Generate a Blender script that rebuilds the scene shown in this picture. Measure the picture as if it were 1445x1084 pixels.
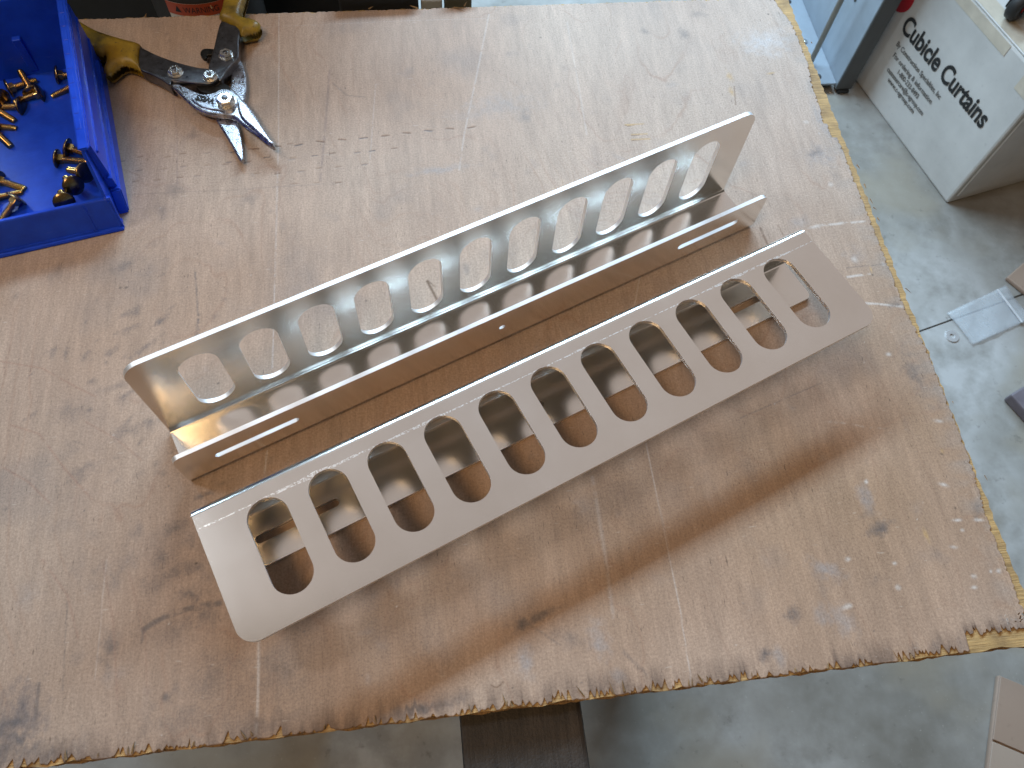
import bpy, bmesh, math, random
import numpy as np
from mathutils import Matrix, Vector, Euler

for o in list(bpy.data.objects): bpy.data.objects.remove(o)
sc = bpy.context.scene
col = sc.collection
random.seed(7)
RS = np.random.default_rng(11)
TZ = 0.85                                   # table top above the floor (m)
R = math.radians

# ------------------------------------------------------------------ camera
CAM = (-0.4507, -0.7681, 0.6002 + TZ)
YAW, PITCH, ROLL = -0.2253, 0.4608, 0.1222
FPX, CX, CY = 1093.93, 722.5, 542.0         # focal length in photo pixels (1445 wide)
CROT = Matrix.Rotation(YAW, 3, 'Z') @ Matrix.Rotation(PITCH, 3, 'X') @ Matrix.Rotation(ROLL, 3, 'Z')
cd = bpy.data.cameras.new('camera'); cam = bpy.data.objects.new('camera', cd); col.objects.link(cam)
cam.matrix_world = Matrix.Translation(CAM) @ CROT.to_4x4()
cd.sensor_width = 36; cd.sensor_fit = 'HORIZONTAL'; cd.lens = 36 * FPX / 1445
cd.clip_start = 0.02; cd.clip_end = 100
cd.dof.use_dof = True; cd.dof.focus_distance = 0.74; cd.dof.aperture_fstop = 15.0
sc.camera = cam
sc.render.resolution_x = 1024; sc.render.resolution_y = 768

# ------------------------------------------------------------------ light: workshop, daylight from behind plus ceiling lamps and an added warm fill
w = bpy.data.worlds.new('World'); sc.world = w; w.use_nodes = True
wt_ = w.node_tree; bg = wt_.nodes['Background']
wn = wt_.nodes.new('ShaderNodeTexNoise'); wn.inputs['Scale'].default_value = 1.3; wn.inputs['Detail'].default_value = 3
wc = wt_.nodes.new('ShaderNodeTexCoord'); wt_.links.new(wc.outputs['Generated'], wn.inputs['Vector'])
wr = wt_.nodes.new('ShaderNodeValToRGB'); wt_.links.new(wn.outputs['Fac'], wr.inputs[0]); wt_.links.new(wr.outputs[0], bg.inputs['Color'])
for el, (p_, c_) in zip([wr.color_ramp.elements[0], wr.color_ramp.elements[1], wr.color_ramp.elements.new(0.5)],
                        [(0.34, (0.62, 0.60, 0.56, 1)), (0.66, (1.3, 1.02, 0.72, 1)), (0.5, (0.95, 0.78, 0.60, 1))]):
    el.position = p_; el.color = c_
bg.inputs['Strength'].default_value = 0.095

def area(name, loc, target, sx, sy, power, color):
    l = bpy.data.lights.new(name, 'AREA'); l.shape = 'RECTANGLE'; l.size = sx; l.size_y = sy
    l.energy = power; l.color = color
    o = bpy.data.objects.new(name, l); col.objects.link(o); o.location = loc
    d = Vector(target) - Vector(loc); o.rotation_euler = d.to_track_quat('-Z', 'Y').to_euler()
    return o
wl = area('strip_light', (-0.25, 2.115, TZ + 1.62), (-0.3, -0.5, TZ), 4.3, 0.30, 245, (0.56, 0.79, 1.0))
ux = Vector((math.cos(0.389), math.sin(0.389), 0)); fz = Vector((-0.38 * 0.829, 0.925 * 0.829, 0.559)); uy = fz.cross(ux)   # long axis level, facing the bench
wl.rotation_euler = Matrix((ux, uy, fz)).transposed().to_euler()
area('ceiling_light', (0.30, 0.80, TZ + 2.1), (0.30, 0.80001, TZ), 3.8, 2.3, 9.8, (1.0, 0.865, 0.815))
area('warm_fill_light', (-1.00, -1.15, TZ + 1.90), (-0.3, -0.5, TZ), 0.8, 0.35, 14, (1.0, 0.64, 0.32))  # fill added at front left to warm and lift the shaded gap
area('tube_light', (-1.75, -0.05, TZ + 1.9), (-0.7, -0.15, TZ), 0.22, 0.4, 9, (0.90, 0.95, 1.0))

vs = sc.view_settings; vs.view_transform = 'Standard'; vs.look = 'None'; vs.exposure = 0; vs.gamma = 1
vs.use_curve_mapping = False
sc.render.engine = 'CYCLES'

# ------------------------------------------------------------------ helpers
def at(px, py, z=0.0):
    """a spot of the photograph at height z (m) above the table top -> scene point"""
    d = CROT @ Vector(((px - CX) / FPX, -(py - CY) / FPX, -1.0))
    s = (z + TZ - CAM[2]) / d.z
    return Vector(CAM) + d * s

def tag(o, label=None, cat=None, group=None, kind=None):
    if label: o['label'] = label
    if cat: o['category'] = cat
    if group: o['group'] = group
    if kind: o['kind'] = kind
    return o

def empty(name, loc=(0, 0, 0), rot=(0, 0, 0)):
    o = bpy.data.objects.new(name, None); col.objects.link(o); o.location = loc; o.rotation_euler = rot
    o.empty_display_size = 0.05
    return o

def link(name, me, mat, parent=None):
    o = bpy.data.objects.new(name, me); col.objects.link(o)
    if mat:
        me.materials.clear(); me.materials.append(mat)
    if parent: o.parent = parent
    return o

def mk(name, v, f, mat, parent=None, smooth=False):
    me = bpy.data.meshes.new(name); me.from_pydata([tuple(a) for a in v], [], f); me.update()
    if smooth: me.polygons.foreach_set('use_smooth', [True] * len(me.polygons))
    return link(name, me, mat, parent)

def boxmesh(name, lo, hi, bev=0.0, seg=2):
    bm = bmesh.new(); bmesh.ops.create_cube(bm, size=1)
    for v in bm.verts:
        v.co = Vector([(lo[i] + hi[i]) / 2 + v.co[i] * (hi[i] - lo[i]) for i in range(3)])
    if bev: bmesh.ops.bevel(bm, geom=bm.edges[:], offset=bev, segments=seg, affect='EDGES', profile=0.5)
    me = bpy.data.meshes.new(name); bm.to_mesh(me); bm.free()
    return me

def box(name, lo, hi, mat, parent=None, bev=0.0, seg=2):
    return link(name, boxmesh(name, lo, hi, bev, seg), mat, parent)

def lathe(name, prof, n, mat, parent=None, M=None, smooth=True):
    """profile of (radius, z) turned about z"""
    v, f = [], []
    for r, z in prof:
        for k in range(n):
            a = 2 * math.pi * k / n; v.append(Vector((r * math.cos(a), r * math.sin(a), z)))
    m = len(prof)
    for i in range(m - 1):
        for k in range(n):
            f.append((i * n + k, i * n + (k + 1) % n, (i + 1) * n + (k + 1) % n, (i + 1) * n + k))
    f.append(tuple(reversed(range(n)))); f.append(tuple(range((m - 1) * n, m * n)))
    if M: v = [M @ a for a in v]
    return mk(name, v, f, mat, parent, smooth)

def plate_mesh(name, loops, half, bev=0.0, M=None, bres=1, smooth=False):
    """closed 2D loops (first the outline, then holes) extruded +-half about z=0, edges bevelled"""
    cu = bpy.data.curves.new(name, 'CURVE'); cu.dimensions = '2D'; cu.fill_mode = 'BOTH'
    cu.extrude = max(half - bev, 0); cu.bevel_depth = bev; cu.bevel_resolution = bres; cu.offset = -bev
    for lp in loops:
        s = cu.splines.new('POLY'); s.points.add(len(lp) - 1); s.use_cyclic_u = True
        for pnt, (x, y) in zip(s.points, lp): pnt.co = (x, y, 0, 1)
    ob = bpy.data.objects.new(name, cu); col.objects.link(ob)
    dg = bpy.context.evaluated_depsgraph_get()
    me = bpy.data.meshes.new_from_object(ob.evaluated_get(dg))
    bpy.data.objects.remove(ob); bpy.data.curves.remove(cu)
    me.name = name
    bm = bmesh.new(); bm.from_mesh(me); bmesh.ops.remove_doubles(bm, verts=bm.verts, dist=1e-6)
    bmesh.ops.recalc_face_normals(bm, faces=bm.faces); bm.to_mesh(me); bm.free()
    if M: me.transform(M)
    if smooth:
        me.polygons.foreach_set('use_smooth', [True] * len(me.polygons))
    else:
        me.polygons.foreach_set('use_smooth', [False] * len(me.polygons))
    return me

def text_mesh(name, s, size, extrude, M, width=None, off=0.0, align='CENTER', shear=0.0):
    cu = bpy.data.curves.new(name, 'FONT'); cu.body = s; cu.size = size; cu.extrude = extrude
    cu.align_x = align; cu.align_y = 'CENTER'; cu.offset = off; cu.shear = shear; cu.resolution_u = 6
    ob = bpy.data.objects.new(name, cu); col.objects.link(ob)
    dg = bpy.context.evaluated_depsgraph_get()
    me = bpy.data.meshes.new_from_object(ob.evaluated_get(dg))
    bpy.data.objects.remove(ob); bpy.data.curves.remove(cu)
    if width:
        xs = [v.co.x for v in me.vertices]; k = width / (max(xs) - min(xs))
        me.transform(Matrix.Diagonal((k, 1, 1, 1)))
    me.name = name; me.transform(M)
    return me

def smooth_loop(pts, n=4):
    """Catmull-Rom through closed points"""
    out = []; m = len(pts)
    for i in range(m):
        p0, p1, p2, p3 = [np.array(pts[(i + k - 1) % m], float) for k in range(4)]
        for j in range(n):
            t = j / n
            out.append(0.5 * ((2 * p1) + (-p0 + p2) * t + (2 * p0 - 5 * p1 + 4 * p2 - p3) * t * t + (-p0 + 3 * p1 - 3 * p2 + p3) * t ** 3))
    return [tuple(a) for a in out]

# ------------------------------------------------------------------ materials
class MT:
    def __init__(self, name):
        self.m = bpy.data.materials.new(name); self.m.use_nodes = True
        self.t = self.m.node_tree; self.b = self.t.nodes['Principled BSDF']
    def n(self, typ, **kw):
        nd = self.t.nodes.new(typ)
        for k, v in kw.items():
            if k in nd.inputs: nd.inputs[k].default_value = v
            else: setattr(nd, k, v)
        return nd
    def l(self, a, b): self.t.links.new(a, b)
    def coord(self, scale=(1, 1, 1), kind='Object'):
        tc = self.n('ShaderNodeTexCoord'); mp = self.n('ShaderNodeMapping')
        mp.inputs['Scale'].default_value = scale; self.l(tc.outputs[kind], mp.inputs['Vector']); return mp.outputs[0]
    def noise(self, scale, vec, detail=4, rough=0.55):
        nd = self.n('ShaderNodeTexNoise'); nd.inputs['Scale'].default_value = scale
        nd.inputs['Detail'].default_value = detail; nd.inputs['Roughness'].default_value = rough
        self.l(vec, nd.inputs['Vector']); return nd.outputs['Fac']
    def ramp(self, fac, stops):
        r = self.n('ShaderNodeValToRGB'); e = r.color_ramp.elements
        while len(e) < len(stops): e.new(0.5)
        for el, (p, c) in zip(e, stops):
            el.position = p; el.color = tuple(c) + (1,) if len(c) == 3 else c
        self.l(fac, r.inputs[0]); return r.outputs[0]
    def mix(self, fac, a, b, mode='MIX'):
        nd = self.n('ShaderNodeMix'); nd.data_type = 'RGBA'; nd.blend_type = mode
        for sock, val in ((nd.inputs[0], fac), (nd.inputs[6], a), (nd.inputs[7], b)):
            if isinstance(val, (int, float)): sock.default_value = val
            elif isinstance(val, tuple): sock.default_value = val + (1,) if len(val) == 3 else val
            else: self.l(val, sock)
        return nd.outputs[2]
    def math(self, op, a, b=0.0, c=0.0):
        nd = self.n('ShaderNodeMath'); nd.operation = op
        for s, v in zip(nd.inputs, (a, b, c)):
            if isinstance(v, (int, float)): s.default_value = v
            else: self.l(v, s)
        return nd.outputs[0]
    def bump(self, h, strength, dist):
        bp = self.n('ShaderNodeBump'); bp.inputs['Strength'].default_value = strength; bp.inputs['Distance'].default_value = dist
        self.l(h, bp.inputs['Height']); self.l(bp.outputs[0], self.b.inputs['Normal'])
    def set(self, **kw):
        for k, v in kw.items():
            s = self.b.inputs[k.replace('_', ' ')]
            if hasattr(v, 'is_output'): self.l(v, s)
            elif isinstance(v, tuple): s.default_value = v + (1,) if len(v) == 3 else v
            else: s.default_value = v
        return self

def simple(name, c, rough=0.5, metal=0.0, var=0.15, nscale=30, bump=0.0, coat=0.0):
    m = MT(name); vec = m.coord(); f = m.noise(nscale, vec)
    lo = tuple(x * (1 - var) for x in c); hi = tuple(min(x * (1 + var), 1) for x in c)
    m.set(Base_Color=m.ramp(f, [(0.3, lo), (0.7, hi)]), Roughness=rough, Metallic=metal)
    if coat: m.set(Coat_Weight=coat)
    if bump: m.bump(m.noise(nscale * 6, vec), bump, 0.001)
    return m.m

# brushed aluminium with the brake's tool mark and a few scuffs
def mat_alu(tool_mark):
    m = MT('aluminium_sheet' + ('_marked' if tool_mark else '')); vec = m.coord()
    grain = m.noise(1.0, m.coord((260, 5200, 5200)), 3, 0.6)
    mott = m.noise(14, vec, 4)
    fine = m.noise(900, vec, 2)
    rg = m.math('ADD', m.math('MULTIPLY', mott, 0.08), m.math('MULTIPLY', grain, 0.09))
    rgh = m.math('ADD', rg, 0.105)
    c = m.ramp(mott, [(0.3, (0.83, 0.81, 0.775)), (0.7, (0.89, 0.875, 0.85))])
    if tool_mark:
        tc = m.n('ShaderNodeTexCoord'); sp = m.n('ShaderNodeSeparateXYZ'); m.l(tc.outputs['Object'], sp.inputs[0])
        wob = m.math('MULTIPLY', m.math('SUBTRACT', m.noise(26, vec, 3), 0.5), 0.0012)
        d = m.math('ABSOLUTE', m.math('SUBTRACT', m.math('ADD', sp.outputs['Z'], wob), 0.0175))
        br = m.math('GREATER_THAN', m.noise(420, vec, 4, 0.75), 0.50)
        ln = m.math('MULTIPLY', m.math('LESS_THAN', d, m.math('MULTIPLY', m.math('POWER', m.noise(18, vec, 3), 3.0), 0.0058)), br)
        back = m.math('GREATER_THAN', sp.outputs['Y'], -0.0004)
        ln = m.math('MULTIPLY', ln, back)
        # random short scuffs
        sc1 = m.noise(1.0, m.coord((60, 900, 420)), 2, 0.4)
        sc2 = m.noise(16, vec, 2)
        scf = m.math('MULTIPLY', m.math('GREATER_THAN', sc1, 0.79), m.math('GREATER_THAN', sc2, 0.56))
        scf = m.math('MULTIPLY', scf, back)
        mk_ = m.math('MAXIMUM', ln, scf)
        c = m.mix(m.math('MULTIPLY', mk_, 0.4), c, (0.93, 0.92, 0.91))
        rgh = m.math('ADD', rgh, m.math('MULTIPLY', mk_, 0.14))
    m.set(Base_Color=c, Metallic=1.0, Roughness=rgh)
    h = m.math('ADD', m.math('MULTIPLY', grain, 0.7), m.math('MULTIPLY', fine, 0.3))
    m.bump(h, 0.10, 0.0002)
    return m.m
CUT = simple('sheared_aluminium_edge', (0.92, 0.92, 0.93), 0.52, 1.0, 0.03, 120)
def edge_faces(me):
    me.materials.append(CUT)
    for p in me.polygons:
        if abs(p.normal.y) < 0.85: p.material_index = 1
ALU, ALU_MARK = mat_alu(False), mat_alu(True)

def mat_veneer():
    m = MT('worn_plywood_veneer')
    at_ = m.n('ShaderNodeAttribute'); at_.attribute_name = 'paint'
    fib = m.noise(1.0, m.coord((1000, 38, 200)), 4, 0.72)
    spk = m.noise(560, m.coord(), 4, 0.8)
    patch = m.noise(11, m.coord(), 3, 0.6)
    a = m.mix(0.38, at_.outputs['Color'], m.ramp(fib, [(0.30, (0.36, 0.33, 0.31)), (0.70, (0.62, 0.63, 0.64))]), 'OVERLAY')
    a = m.mix(0.75, a, m.ramp(spk, [(0.32, (0.30, 0.29, 0.29)), (0.64, (0.60, 0.60, 0.60))]), 'OVERLAY')
    # open pores and short dark checks along the grain
    por = m.noise(1.0, m.coord((620, 95, 100)), 2, 0.6)
    pm = m.math('MULTIPLY', m.ramp(por, [(0.655, (0, 0, 0)), (0.72, (1, 1, 1))]), m.ramp(patch, [(0.40, (0.10, 0.10, 0.10)), (0.62, (0.75, 0.75, 0.75))]))
    a = m.mix(pm, a, (0.10, 0.07, 0.05))
    dots = m.noise(1.0, m.coord((300, 260, 100)), 2, 0.5)
    a = m.mix(m.math('MULTIPLY', m.ramp(dots, [(0.74, (0, 0, 0)), (0.78, (1, 1, 1))]), 0.55), a, (0.06, 0.05, 0.045))
    scr = m.noise(1.0, m.coord((90, 420, 100)), 2, 0.5)
    a = m.mix(m.math('MULTIPLY', m.ramp(scr, [(0.70, (0, 0, 0)), (0.76, (1, 1, 1))]), 0.30), a, (0.62, 0.56, 0.50))
    m.set(Base_Color=a, Roughness=m.math('ADD', 0.44, m.math('MULTIPLY', spk, 0.3)), Specular_IOR_Level=0.38)
    m.bump(m.math('ADD', m.math('MULTIPLY', fib, 0.6), m.math('MULTIPLY', spk, 0.4)), 0.35, 0.0004)
    return m.m

def mat_ply(name, c, along):
    m = MT(name); vec = m.coord((900, 40, 900) if along == 'y' else (40, 900, 900))
    f = m.noise(1.0, vec, 4, 0.65); g = m.noise(45, m.coord(), 4)
    a = m.ramp(f, [(0.3, tuple(x * 0.55 for x in c)), (0.7, tuple(min(1, x * 1.3) for x in c))])
    a = m.mix(m.ramp(g, [(0.45, (0, 0, 0)), (0.75, (0.6, 0.6, 0.6))]), a, (0.10, 0.06, 0.035))
    m.set(Base_Color=a, Roughness=0.7); m.bump(f, 0.6, 0.001); return m.m

def mat_concrete():
    m = MT('stained_concrete'); vec = m.coord()
    a = m.noise(2.2, vec, 6, 0.6); b = m.noise(9, vec, 5, 0.6); s = m.noise(160, vec, 3, 0.7); bl = m.noise(3.1, m.coord((1, 1.3, 1)), 3, 0.5)
    c = m.ramp(a, [(0.36, (0.22, 0.21, 0.185)), (0.50, (0.355, 0.35, 0.33)), (0.64, (0.50, 0.505, 0.50))])
    c = m.mix(m.ramp(b, [(0.46, (0, 0, 0)), (0.66, (0.65, 0.65, 0.65))]), c, (0.20, 0.19, 0.165))
    c = m.mix(m.ramp(bl, [(0.50, (0, 0, 0)), (0.62, (0.6, 0.6, 0.6))]), c, (0.33, 0.295, 0.23))
    c = m.mix(m.ramp(s, [(0.66, (0, 0, 0)), (0.74, (0.6, 0.6, 0.6))]), c, (0.55, 0.54, 0.5))
    k2 = m.noise(26, vec, 4, 0.7)
    c = m.mix(m.ramp(k2, [(0.62, (0, 0, 0)), (0.72, (0.6, 0.6, 0.6))]), c, (0.14, 0.13, 0.12))
    m.set(Base_Color=c, Roughness=m.math('ADD', 0.30, m.math('MULTIPLY', b, 0.35)), Specular_IOR_Level=0.4)
    m.bump(s, 0.15, 0.001); return m.m

def mat_plastic_blue():
    m = MT('blue_polypropylene'); vec = m.coord()
    f = m.noise(60, vec, 4); g = m.noise(1.0, m.coord((90, 900, 300)), 3, 0.6)
    c = m.ramp(f, [(0.3, (0.005, 0.045, 0.50)), (0.7, (0.009, 0.068, 0.64))])
    c = m.mix(m.ramp(g, [(0.62, (0, 0, 0)), (0.74, (0.08, 0.08, 0.08))]), c, (0.2, 0.3, 0.7))
    m.set(Base_Color=c, Roughness=m.math('ADD', 0.26, m.math('MULTIPLY', f, 0.16)), Specular_IOR_Level=0.32)
    m.bump(m.noise(420, vec, 2), 0.05, 0.0006); return m.m

def mat_zinc():
    m = MT('yellow_zinc_plating'); vec = m.coord()
    f = m.noise(120, vec, 3); lw = m.n('ShaderNodeObjectInfo')
    c = m.ramp(f, [(0.30, (0.44, 0.29, 0.09)), (0.5, (0.60, 0.43, 0.16)), (0.68, (0.52, 0.34, 0.16))])
    m.set(Base_Color=c, Metallic=1.0, Roughness=0.26); return m.m

def mat_zinc_head():
    m = MT('dark_zinc_head'); vec = m.coord()
    f = m.noise(140, vec, 3)
    c = m.ramp(f, [(0.30, (0.16, 0.12, 0.07)), (0.5, (0.26, 0.20, 0.12)), (0.70, (0.36, 0.24, 0.10))])
    m.set(Base_Color=c, Metallic=1.0, Roughness=0.24); return m.m

def mat_steel(name, c, rough, wear=0.3, fleck=0.7):
    m = MT(name); vec = m.coord()
    f = m.noise(150, vec, 5, 0.7); g = m.noise(1.0, m.coord((300, 2500, 800)), 3)
    a = m.ramp(f, [(0.35, tuple(x * (1 - wear) for x in c)), (0.65, tuple(min(1, x * (1 + wear)) for x in c))])
    sp = m.noise(420, vec, 3, 0.7)
    a = m.mix(m.ramp(sp, [(0.62, (0, 0, 0)), (0.72, (fleck, fleck, fleck))]), a, tuple(x * 0.25 for x in c))
    m.set(Base_Color=a, Metallic=1.0, Roughness=m.math('ADD', rough, m.math('MULTIPLY', f, 0.22)))
    m.bump(m.math('ADD', f, g), 0.12, 0.0004); return m.m

def mat_grip():
    m = MT('dirty_yellow_vinyl'); vec = m.coord()
    f = m.noise(38, vec, 5, 0.65); s = m.noise(220, vec, 4, 0.7)
    c = m.ramp(f, [(0.30, (0.07, 0.05, 0.012)), (0.50, (0.24, 0.155, 0.014)), (0.75, (0.38, 0.25, 0.02))])
    c = m.mix(m.ramp(s, [(0.58, (0, 0, 0)), (0.70, (0.85, 0.85, 0.85))]), c, (0.045, 0.035, 0.02))
    m.set(Base_Color=c, Roughness=0.42); m.bump(s, 0.1, 0.0005); return m.m

def mat_carton(name, c, dirt):
    m = MT(name); vec = m.coord()
    f = m.noise(5, vec, 5, 0.6); s = m.noise(70, vec, 4, 0.65)
    a = m.ramp(f, [(0.32, tuple(x * (1 - dirt) for x in c)), (0.62, c)])
    a = m.mix(m.ramp(s, [(0.60, (0, 0, 0)), (0.78, (0.45, 0.45, 0.45))]), a, tuple(x * 0.55 for x in c))
    m.set(Base_Color=a, Roughness=0.62); m.bump(f, 0.15, 0.004); return m.m

VEN = mat_veneer()
PLY_L = mat_ply('ply_long_grain', (0.30, 0.19, 0.09), 'y')
PLY_X = mat_ply('ply_cross_grain', (0.22, 0.135, 0.065), 'x')
PLY_TOP = mat_ply('ply_fresh_golden', (0.47, 0.31, 0.13), 'x')
CONC = mat_concrete()
BLUE = mat_plastic_blue()
ZINC, ZHEAD = mat_zinc(), mat_zinc_head()
FORGED = mat_steel('forged_steel', (0.40, 0.40, 0.43), 0.17, 0.35)
DARKST = mat_steel('dark_painted_steel', (0.17, 0.175, 0.19), 0.20, 0.25, 0.35)
NUTST = mat_steel('plated_nut_steel', (0.78, 0.77, 0.74), 0.16, 0.15)
BLKST = mat_steel('black_steel', (0.045, 0.043, 0.04), 0.35, 0.4)
GRIP = mat_grip()
WHITEC = mat_carton('white_carton', (0.66, 0.655, 0.63), 0.22)
BROWNC = mat_carton('brown_carton', (0.40, 0.30, 0.235), 0.14)
TAPE = simple('yellowed_tape', (0.58, 0.52, 0.42), 0.35, nscale=20)
INK = simple('black_ink', (0.018, 0.018, 0.018), 0.6)
GREYINK = simple('grey_ink', (0.13, 0.13, 0.125), 0.6)
REDINK = simple('red_ink', (0.48, 0.012, 0.018), 0.5)
GREYP = simple('grey_painted_steel', (0.30, 0.36, 0.42), 0.34, 0.0, 0.12, 14)
GREYD = simple('dark_grey_shade_steel', (0.085, 0.09, 0.092), 0.5, 0.0, 0.12, 14)  # front flange's shade put into the colour; bolt heads share this tone
ROD = simple('tan_rod', (0.36, 0.33, 0.28), 0.4, nscale=40)
BLACK = simple('black_plastic', (0.014, 0.014, 0.014), 0.45, bump=0.05)
BLACKG = simple('charcoal_rubber', (0.022, 0.022, 0.022), 0.6, bump=0.15)
GREYPAD = simple('pale_grey_plastic', (0.42, 0.45, 0.47), 0.4)
OLIVE = simple('olive_board', (0.10, 0.10, 0.075), 0.6)
ORANGE = simple('orange_label', (0.42, 0.07, 0.022), 0.45, var=0.1)
WHITEL = simple('white_label', (0.62, 0.62, 0.60), 0.45, var=0.08)
PURPLE = simple('dull_purple_case', (0.16, 0.14, 0.16), 0.5)
WASH = simple('bright_washer', (0.88, 0.90, 0.92), 0.5, 1.0, 0.05)

def mat_timber():
    m = MT('oil_dark_timber'); f = m.noise(1.0, m.coord((260, 16, 200)), 5, 0.7); g = m.noise(24, m.coord(), 5, 0.65); s = m.noise(500, m.coord(), 3, 0.7)
    a = m.ramp(f, [(0.30, (0.012, 0.010, 0.009)), (0.62, (0.034, 0.028, 0.024))])
    a = m.mix(m.ramp(g, [(0.48, (0, 0, 0)), (0.72, (0.55, 0.55, 0.55))]), a, (0.075, 0.06, 0.05))
    a = m.mix(m.ramp(s, [(0.66, (0, 0, 0)), (0.76, (0.4, 0.4, 0.4))]), a, (0.16, 0.13, 0.11))
    m.set(Base_Color=a, Roughness=0.62); m.bump(m.math('ADD', f, s), 0.4, 0.0015); return m.m
TIMBER = mat_timber()

def mat_bag():
    m = MT('clear_zip_bag'); vec = m.coord(); f = m.noise(30, vec, 3)
    m.set(Base_Color=(0.80, 0.87, 0.93), Roughness=0.25, Alpha=0.30, Specular_IOR_Level=0.8)
    m.bump(f, 0.4, 0.004); return m.m
BAG = mat_bag()

# ------------------------------------------------------------------ setting: concrete floor with a sawn joint
JA, JB = at(1305, 465, -TZ), at(1445, 415, -TZ)
jd = (JB - JA).normalized(); jn = Vector((-jd.y, jd.x, 0))
def slab(name, side):
    a = JA - jd * 9 + jn * (0.002 * side); b = JA + jd * 9 + jn * (0.002 * side)
    q = [a, b, b + jn * 9 * side, a + jn * 9 * side]
    if side < 0: q.reverse()
    v = [Vector((p.x, p.y, 0)) for p in q] + [Vector((p.x, p.y, -0.05)) for p in q]
    return mk(name, v, [(0, 1, 2, 3), (7, 6, 5, 4), (0, 4, 5, 1), (1, 5, 6, 2), (2, 6, 7, 3), (3, 7, 4, 0)], CONC)
tag(slab('concrete_floor', 1), kind='structure')
tag(slab('concrete_floor', -1), kind='structure')
a = JA - jd * 9 - jn * 0.02; b = JA + jd * 9 - jn * 0.02; c = JA + jd * 9 + jn * 0.02; d = JA - jd * 9 + jn * 0.02
tag(mk('floor_joint', [Vector((q.x, q.y, -0.004)) for q in (a, b, c, d)], [(0, 1, 2, 3)],
       simple('joint_dirt', (0.10, 0.095, 0.088), 0.9)), kind='structure')

# ------------------------------------------------------------------ plywood table top
D = 0.7361
top = empty('plywood_tabletop', (0, 0, TZ))
tag(top, 'worn plywood sheet with splintered edges, the bench top under everything', 'tabletop')
XL = -1.22
NX, NY = 931, 737
xs = np.concatenate([np.linspace(XL, -0.93, 30)[:-1], np.linspace(-0.93, 0.0, NX)])
ys = np.linspace(-D, 0.0, NY)
GX, GY = np.meshgrid(xs, ys, indexing='ij')

def up(g, n0, n1, lo0, hi0, lo1, hi1, X, Y):
    u = np.clip((X - lo0) / (hi0 - lo0), 0, 0.99999) * (n0 - 1); v = np.clip((Y - lo1) / (hi1 - lo1), 0, 0.99999) * (n1 - 1)
    i = u.astype(int); j = v.astype(int); fu = u - i; fv = v - j
    fu = fu * fu * (3 - 2 * fu); fv = fv * fv * (3 - 2 * fv)
    return (g[i, j] * (1 - fu) * (1 - fv) + g[i + 1, j] * fu * (1 - fv) + g[i, j + 1] * (1 - fu) * fv + g[i + 1, j + 1] * fu * fv)
def vn(sx, sy, X=None, Y=None):
    """value noise 0..1 with feature size sx, sy (m)"""
    X = GX if X is None else X; Y = GY if Y is None else Y
    n0 = int(1.7 / sx) + 3; n1 = int(1.1 / sy) + 3
    return up(RS.random((n0, n1)), n0, n1, -1.45, 0.25, -0.92, 0.18, X, Y)
def fbm(sx, sy, oct=4, X=None, Y=None):
    s = 0; a = 1; t = 0
    for k in range(oct):
        s = s + a * vn(sx / 2 ** k, sy / 2 ** k, X, Y); t += a; a *= 0.55
    return s / t

# photo coordinates of every grid point, for laying marks where the sheet carries them
Rm = np.array(CROT); P = np.stack([GX - CAM[0], GY - CAM[1], np.full_like(GX, TZ - CAM[2])], -1) @ Rm
del P
lerp = lambda a, b, t: a + (b - a) * np.clip(t, 0, 1)[..., None]
C3 = lambda c: np.array(c, float)
base = np.zeros(GX.shape + (3,)) + C3((0.42, 0.278, 0.18))
big = fbm(0.30, 0.45); mid = fbm(0.05, 0.11); fine = fbm(0.006, 0.05, 3); tiny = fbm(0.0022, 0.012, 2)
base = lerp(base, C3((0.50, 0.375, 0.26)), (big - 0.42) * 2.2)
base = lerp(base, C3((0.35, 0.215, 0.115)), (0.50 - big) * 2.4)
base *= (0.90 + 0.22 * mid)[..., None]
base *= (0.87 + 0.26 * fine)[..., None]
base *= (0.94 + 0.12 * tiny)[..., None]
# paler towards the far right end
rt = np.clip((GX + 0.42) / 0.42, 0, 1) * np.clip((GY + 0.55) / 0.3, 0, 1)
base = lerp(base, C3((0.50, 0.395, 0.30)) * (0.9 + 0.2 * fine)[..., None], rt * (0.35 + 0.5 * mid))
ll = np.clip((-0.45 - GX) / 0.4, 0, 1) * np.clip((-0.35 - GY) / 0.35, 0, 1)      # near left corner: handling dirt, with light falloff also put into the colour
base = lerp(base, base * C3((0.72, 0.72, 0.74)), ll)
# growth-ring lines of the rotary-cut veneer
warp = fbm(0.22, 0.55, 3); wob = fbm(0.02, 0.04, 3)
ring = (GX * 14 + warp * 9 + wob * 0.5) % 1.0
ln = np.exp(-((ring - 0.5) / 0.022) ** 2) * np.clip(fbm(0.05, 0.14, 3) * 3 - 1.1, 0, 1)
base = lerp(base, C3((0.30, 0.15, 0.085)), ln * 0.3)
ring2 = (GX * 33 + warp * 19 + wob * 0.8) % 1.0
base = lerp(base, C3((0.34, 0.19, 0.11)), np.exp(-((ring2 - 0.5) / 0.06) ** 2) * np.clip(fbm(0.04, 0.2, 3) * 3.2 - 1.5, 0, 1) * 0.38)
# general grime clouds
gr = np.clip(fbm(0.07, 0.07, 5) * 3.4 - 1.95, 0, 1)
base = lerp(base, C3((0.19, 0.165, 0.145)), gr * 0.36)
gr = np.clip(fbm(0.02, 0.024, 4) * 4.2 - 2.75, 0, 1) * np.clip(fbm(0.1, 0.1) * 3 - 1.2, 0, 1)
base = lerp(base, C3((0.15, 0.135, 0.125)), gr * 0.5)

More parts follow.
